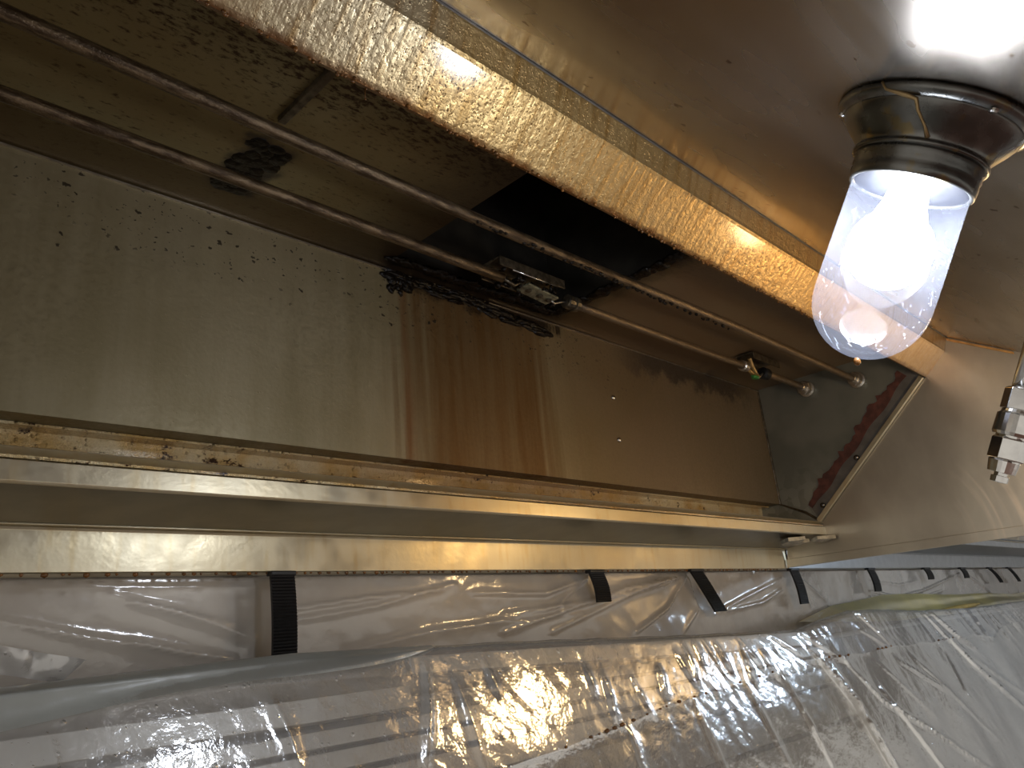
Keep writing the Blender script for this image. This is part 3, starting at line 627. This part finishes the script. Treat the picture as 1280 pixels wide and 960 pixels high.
obj('ceiling_seal', lathe(new(), tip + UP * hz, -Vector((0, -0.523, 0.852)), [(-0.001, 0.026), (0.006, 0.024), (0.009, 0.013)], 24), 'chrome', nz)

# ------------------------------------------------------------------ wrapped appliances below
PY, PZ = 0.86, -0.012
EY, EZ = 0.33, 0.945            # the wrapped faces fall steeply towards the cook
def zr_s0(x): return np.interp(x, [-1.3, 0.2, 0.5, 0.87, 1.3, 1.78, 1.95, 2.13, 2.35, 2.66, 3.2, 3.9, 5.0], [-0.010, -0.010, -0.018, -0.007, 0.012, 0.030, 0.012, -0.002, 0.004, 0.020, 0.033, 0.033, 0.036])
def on_slope(x, s, off=0.0): return (x, PY - EY * s - EZ * off, PZ - EZ * s + EY * off)
def slat(par, x0, x1, s0a, s1a, s0b, s1b, t, mat, off=0.0, name='slat'):
    bm = new(); q = []
    for o in (off, off + t):
        q.append([bm.verts.new(on_slope(x0, s0a, o)), bm.verts.new(on_slope(x1, s0b, o)), bm.verts.new(on_slope(x1, s1b, o)), bm.verts.new(on_slope(x0, s1a, o))])
    bm.faces.new(q[0]); bm.faces.new(q[1])
    for i in range(4): bm.faces.new((q[0][i], q[0][(i + 1) % 4], q[1][(i + 1) % 4], q[1][i]))
    return obj(name, bm, mat, par, 0.001)
ap = thing('cooking_appliance', 'slant-topped stainless appliance under the clear sheeting below the lamp', 'appliance', (0.4, 0.5, -H), 'wrapped appliances')
def body(par, x0, x1, drop): obj('body', prism(new(), [(0.885, -H), (0.905, -0.06), (PY + 0.03, PZ - 0.05), (PY - EY * 0.66 + drop, PZ - EZ * 0.66), (0.30, -0.66), (0.30, -H)], x0, x1), 'steel', par, 0.004)
body(ap, XL + 0.1, 1.93, 0.03)
slat(ap, XL + 0.1, 1.92, 0.012, 0.64, 0.075, 0.64, 0.004, 'slot', -0.022, 'slot_panel')
slat(ap, XL + 0.1, 0.66, 0.033, 0.060, 0.033, 0.060, 0.012, 'steel', -0.012, 'top_plate')
slat(ap, 0.67, 1.84, -0.004, 0.019, 0.033, 0.066, 0.012, 'steel', -0.012, 'back_rail')
for a, b in ((0.068, 0.086), (0.092, 0.112), (0.119, 0.150), (0.158, 0.225), (0.235, 0.40), (0.41, 0.63)): slat(ap, XL + 0.1, 1.92, a, b, a + 0.003, b + 0.003, 0.012, 'steel', -0.016)
ap2 = thing('cooking_appliance', 'slant-topped stainless appliance under brightly wrinkled sheeting beyond the divider', 'appliance', (3.2, 0.5, -H), 'wrapped appliances')
body(ap2, 1.97, XR - 0.1, 0.045)
slat(ap2, 1.97, XR - 0.1, 0.055, 0.65, 0.055, 0.65, 0.012, 'clean_dull', -0.024, 'top_plate')

SL = [
 [(1.931, 0.13), (2.017, 0.225), (2.257, 0.354), (2.507, 0.506)], [(2.65, 0.029), (2.812, 0.212), (3.066, 0.406)], [(2.72, 0.032), (2.828, 0.123), (2.93, 0.171)],
 [(1.783, 0.088), (1.853, 0.205), (1.869, 0.353)], [(1.84, 0.112), (1.869, 0.242), (1.897, 0.366)], [(0.461, 0.041), (0.474, 0.078), (0.48, 0.112)],
 [(0.688, 0.017), (0.673, 0.069), (0.644, 0.141)], [(0.731, 0.039), (0.735, 0.088), (0.738, 0.158)], [(0.791, 0.02), (0.799, 0.069)], [(2.244, 0.144), (2.454, 0.253)],
 [(2.575, 0.031), (2.615, 0.138)], [(3.302, 0.034), (3.363, 0.178)], [(3.48, 0.029), (3.588, 0.176)], [(3.674, 0.022), (3.815, 0.192)], [(1.605, 0.021), (1.767, 0.109)],
 [(1.739, 0.019), (1.952, 0.132)], [(2.133, -0.002), (2.257, 0.106)], [(2.628, 0.183), (2.598, 0.274)], [(2.112, 0.052), (2.241, 0.116)], [(2.795, 0.16), (3.173, 0.368)],
 [(1.363, 0.022), (1.396, 0.103)], [(1.493, 0.031), (1.541, 0.102)], [(0.24, 0.05), (0.25, 0.14)], [(1.60, 0.12), (1.62, 0.30)], [(1.45, 0.13), (1.46, 0.33)], [(1.25, 0.14), (1.25, 0.30)],
 [(1.05, 0.15), (1.04, 0.28)], [(2.10, 0.13), (2.28, 0.30)], [(2.35, 0.14), (2.62, 0.40)], [(2.05, 0.20), (2.14, 0.42)], [(2.9, 0.02), (3.0, 0.15)], [(3.1, 0.03), (3.17, 0.16)]]
for k in range(16): x = 3.0 + k * 0.11; SL.append([(x, 0.03), (x + 0.08 + 0.05 * math.sin(k * 5), 0.16 + 0.04 * math.sin(k * 3))])
for k in range(10): x = 1.0 + k * 0.06 + 0.025 * math.sin(k * 11.3); a_ = 0.05 + 0.025 * math.sin(k * 7.1); SL.append([(x, a_), (x + 0.02 * math.sin(k * 3.7), a_ + 0.04 + 0.03 * abs(math.sin(k * 5.3)))])
def drape(u, s):
    d = 0.007 + folds(u, s, SL, 0.0065, 0.009, 0.35, 2.4) + wavy(u, s, 0.0018, 22, 18, 3) + wavy(u, s, 0.0007, 90, 18, 5)
    d += np.where(u > 1.75, wavy(u, s, 0.004, 16, 14, 9, 1.0, 0.3), 0.0) * np.clip((u - 1.75) / 0.3, 0, 1)
    return d
def slope_pts(u, s, extra=0.0):
    s0 = zr_s0(u); d = drape(u, s) + extra
    t = s - s0; f = t >= 0
    y = np.where(f, PY - EY * s, PY - EY * s0 - t * 0.9); z = np.where(f, PZ - EZ * s, PZ - EZ * s0 + t * 0.30)
    k = np.clip(t / 0.012, 0, 1)
    return np.stack([u, np.minimum(y - EZ * d * k, 0.938), z + EY * d * k + 0.004], -1)
us = np.concatenate([np.arange(XL + 0.1, 0.1, 0.02), np.arange(0.1, 2.7, 0.0045), np.arange(2.7, XR - 0.1, 0.009)])
ss = np.concatenate([np.linspace(-0.13, -0.03, 6), np.arange(-0.024, 0.5, 0.0052), np.arange(0.5, 0.68, 0.015)])
U, S = np.meshgrid(us, ss, indexing='ij')
sh = link('plastic_sheet', grid_mesh('plastic_sheet', slope_pts(U, S)), 'plastic_front')
tag(sh, 'wrinkled clear plastic sheet draped over the slanted appliances', 'plastic sheet', 'protective plastic sheets')
# overlapping lower sheet whose upper hem runs across the slope
seam = [(0.35, 0.170), (0.607, 0.161), (0.68, 0.162), (0.857, 0.158), (1.008, 0.146), (1.172, 0.131), (1.427, 0.119), (1.763, 0.105), (1.98, 0.111), (2.251, 0.11), (2.561, 0.119), (3.004, 0.124), (3.195, 0.149), (3.383, 0.116), (4.06, 0.109), (4.8, 0.105)]
us2 = us[(us > 0.36)]; se = np.interp(us2, [a for a, b in seam], [b for a, b in seam]) + 0.0025 * np.sin(us2 * 31) * np.sin(us2 * 7)
ks = np.concatenate([np.linspace(0, 0.12, 8)[:-1], np.linspace(0.12, 1, 58)])
U2 = np.repeat(us2[:, None], len(ks), 1); S2 = se[:, None] + (0.67 - se[:, None]) * ks[None, :]
ex = 0.003 + 0.002 * np.exp(-(S2 - se[:, None]) / 0.006)
sh2 = link('plastic_sheet', grid_mesh('plastic_sheet_lower', slope_pts(U2, S2, ex)), 'plastic_hem')
tag(sh2, 'lower overlapping clear sheet with a beaded hem crossing the slope', 'plastic sheet', 'protective plastic sheets')
bm = new()
for x in [0.89, 0.95, 0.97, 0.99, 1.01, 1.03, 1.06, 1.10, 1.14, 1.16, 1.20, 1.25, 1.29, 1.33, 1.42, 1.50, 1.56, 1.84, 1.90, 1.95, 2.14, 2.17, 2.2, 2.23, 2.62, 2.66, 2.70, 2.74]:
    s_ = np.interp(x, [a for a, b in seam], [b for a, b in seam]); p = slope_pts(np.array([x]), np.array([s_]), np.array([0.008]))[0]
    r = random.uniform(0.0018, 0.0040); lump(bm, tuple(p), (r * 1.7, r, r * 0.9), 0.0005)
tag(obj('grease_beads', bm, 'brown_drop', sh2, smooth=True), 'brown grease beads caught along the hem', kind='stuff')
# frosted fold lying over the ridge at the left
us3 = np.arange(-0.4, 0.72, 0.006); ss3 = np.linspace(-0.05, 0.040, 40)
U3, S3 = np.meshgrid(us3, ss3, indexing='ij')
S3b = zr_s0(U3) + S3 * np.where(S3 > 0, (1.0 + 0.25 * np.sin(U3 * 9 + 1)) * np.clip((0.72 - U3) / 0.22, 0.02, 1) ** 0.7, 1.0)
sh3 = link('plastic_sheet', grid_mesh('plastic_fold', slope_pts(U3, S3b, 0.005 + 0.003 * np.sin(S3 * 120 + U3 * 6) + wavy(U3, S3, 0.002, 30, 12, 4, 0.6, 1.5))), 'plastic_grey')
tag(sh3, 'frosted grey plastic fold lying along the ridge beside the first strap', 'plastic sheet', 'protective plastic sheets')

# sheet hung on the wall below the rails
WF = [
 [(0.257, 0.103), (0.375, 0.099), (0.507, 0.099)], [(0.331, 0.091), (0.405, 0.067), (0.503, 0.033)], [(0.349, 0.082), (0.476, 0.051)], [(0.352, 0.038), (0.416, 0.021), (0.476, 0.01)],
 [(0.216, 0.07), (0.309, 0.045), (0.416, 0.023)], [(0.548, 0.051), (0.696, 0.066), (0.846, 0.094)], [(0.548, 0.066), (0.682, 0.078), (0.82, 0.086)], [(0.639, 0.007), (0.815, 0.026), (1.158, 0.036)],
 [(0.958, 0.044), (1.223, 0.059), (1.486, 0.095)], [(1.187, 0.098), (1.063, 0.072), (0.888, 0.078)], [(1.187, 0.098), (1.081, 0.046), (0.814, 0.02)], [(1.525, 0.098), (1.331, 0.068), (1.246, 0.048), (1.074, 0.006)],
 [(1.525, 0.098), (1.305, 0.077), (0.954, 0.012)], [(1.535, 0.098), (1.437, 0.033), (1.312, -0.008)], [(1.544, 0.094), (1.563, 0.028), (1.484, -0.018)], [(1.646, 0.017), (1.748, 0.04), (2.002, 0.09)],
 [(1.684, 0.02), (1.867, 0.033), (1.991, 0.063)], [(2.074, 0.089), (2.139, 0.018)], [(2.1, 0.093), (2.249, 0.025)], [(2.596, 0.044), (2.833, 0.02), (3.092, 0.036), (3.586, 0.092)],
 [(2.616, 0.076), (2.861, 0.059), (3.075, 0.07)], [(2.585, 0.027), (2.985, 0.008), (3.376, 0.036)], [(3.648, 0.098), (4.032, -0.011)]]
us4 = np.concatenate([np.arange(XL, 0.15, 0.02), np.arange(0.15, 2.4, 0.004), np.arange(2.4, XR, 0.008)]); zs = np.linspace(-0.16, 0.108, 80)
U4, Z4 = np.meshgrid(us4, zs, indexing='ij')
off = (folds(U4, Z4, WF, 0.008, 0.006) + wavy(U4, Z4, 0.0016, 24, 16, 6) + wavy(U4, Z4, 0.0005, 100, 16, 8)) * np.clip((0.112 - Z4) / 0.02, 0.1, 1)
bulge = 0.010 * np.exp(-((U4 - 1.35) / 0.22) ** 2) * np.clip((0.10 - Z4) / 0.1, 0, 1.3)
sh4 = link('plastic_sheet', grid_mesh('plastic_wall', np.stack([U4, 0.964 - off - bulge, Z4], -1)), 'plastic_wall')
tag(sh4, 'creased clear plastic sheet hung on the wall under the rails', 'plastic sheet', 'protective plastic sheets')
# crumpled glossy corner at the far left
a, b = np.meshgrid(np.linspace(0, 1, 60), np.linspace(0, 1, 34), indexing='ij')
fx = 0.12 + a * (0.165 - 0.02 * b); fz = (0.062 - 0.042 * a) * (1 - b) + (0.036 - 0.036 * a) * b
sh5 = link('plastic_flap', grid_mesh('plastic_flap', np.stack([fx, 0.905 - wavy(fx, fz, 0.006, 120, 18, 2) - 0.012 * a * (1 - b), fz], -1)), 'plastic_shiny')
tag(sh5, 'crumpled shiny plastic corner sticking up at the left edge', 'plastic flap')
# yellowish sheet behind the ridge on the right
a, b = np.meshgrid(np.linspace(0, 1, 160), np.linspace(0, 1, 24), indexing='ij')
fx = 2.02 + a * 2.6; top = np.interp(fx, [2.0, 2.25, 2.64, 4.25, 4.7], [-0.028, 0.010, 0.030, -0.006, -0.006]); bot = np.interp(fx, [2.0, 2.6, 3.05, 3.48, 4.25, 4.7], [-0.03, -0.05, -0.055, -0.045, -0.05, -0.05])
sh6 = link('yellow_sheet', grid_mesh('yellow_sheet', np.stack([fx, 0.945 - b * 0.055 - wavy(fx, b, 0.002, 9, 12, 5) - 0.004 * np.sin(b * 9 + fx * 2), top + (bot - top) * b + 0.002 * np.sin(fx * 7)], -1)), 'plastic_yellow')
tag(sh6, 'dull yellow-green plastic sheet bunched behind the far appliance', 'plastic sheet')
obj('orange_hem', tube(new(), [(x, 0.892 - 0.004 * math.sin(x * 8), np.interp(x, [2.8, 3.05, 3.48], [-0.042, -0.042, -0.030])) for x in np.linspace(2.85, 3.48, 20)], [0.003 + 0.009 * math.sin(math.pi * i / 19) for i in range(20)], 8), 'plastic_orange', sh6, smooth=True)

# ------------------------------------------------------------------ black straps holding the sheet
def strap(p0, p1, wd, bow, label):
    """ribbed strap from (x, z) to (x, z), tucked over the lower rail edge"""
    (x0, z0), (x1, z1) = p0, p1; ln = math.hypot(x1 - x0, z1 - z0); n = max(8, int(ln / 0.002)); bm = new(); prev = None
    for i in range(n + 1):
        t = i / n; x = x0 + (x1 - x0) * t + bow * math.sin(t * math.pi); z = z0 + (z1 - z0) * t
        y = 0.9345 - 0.004 * math.sin(t * math.pi); rib = 0.0012 if i % 2 else 0.0
        ring = [bm.verts.new(q) for q in ((x - wd / 2, y - rib, z), (x + wd / 2, y - rib, z), (x + wd / 2, y + 0.004, z), (x - wd / 2, y + 0.004, z))]
        if prev:
            for k in range(4): bm.faces.new((prev[k], prev[(k + 1) % 4], ring[(k + 1) % 4], ring[k]))
        else: bm.faces.new(ring[::-1])
        prev = ring
    bm.faces.new(prev)
    t = thing('hanging_strap', label, 'strap', (x1, 0.935, z1), 'straps holding the wall sheet')
    obj('ribbed_band', bm, 'rubber', t)
    obj('clip', box(new(), (x0, 0.9375, z0 + 0.001), (wd * 1.08, 0.014, 0.006)), 'rubber', t, 0.0015)
strap((0.528, 0.1085), (0.531, -0.012), 0.034, 0.0, 'widest black ribbed strap hanging straight at the left')
strap((1.184, 0.1075), (1.198, 0.052), 0.042, 0.0, 'short black strap tilted under the middle of the rail')
strap((1.540, 0.1085), (1.618, 0.018), 0.050, -0.006, 'long curved black strap slanting where the sheet bunches up')
strap((2.025, 0.1085), (2.050, 0.020), 0.046, 0.0, 'slim black strap just below the lower corner of the divider')
strap((2.565, 0.1085), (2.590, 0.040), 0.052, 0.0, 'first black strap beyond the divider, beside the swagged sheet')
strap((3.100, 0.1085), (3.130, 0.070), 0.060, 0.0, 'second black strap beyond the divider, above the swag')
strap((3.540, 0.1085), (3.575, 0.070), 0.060, 0.0, 'third black strap beyond the divider')
strap((3.950, 0.1085), (4.090, 0.045), 0.050, 0.0, 'fourth thin slanting black strap beyond the divider')
strap((4.280, 0.1085), (4.420, 0.045), 0.050, 0.0, 'farthest thin black strap near the right edge')
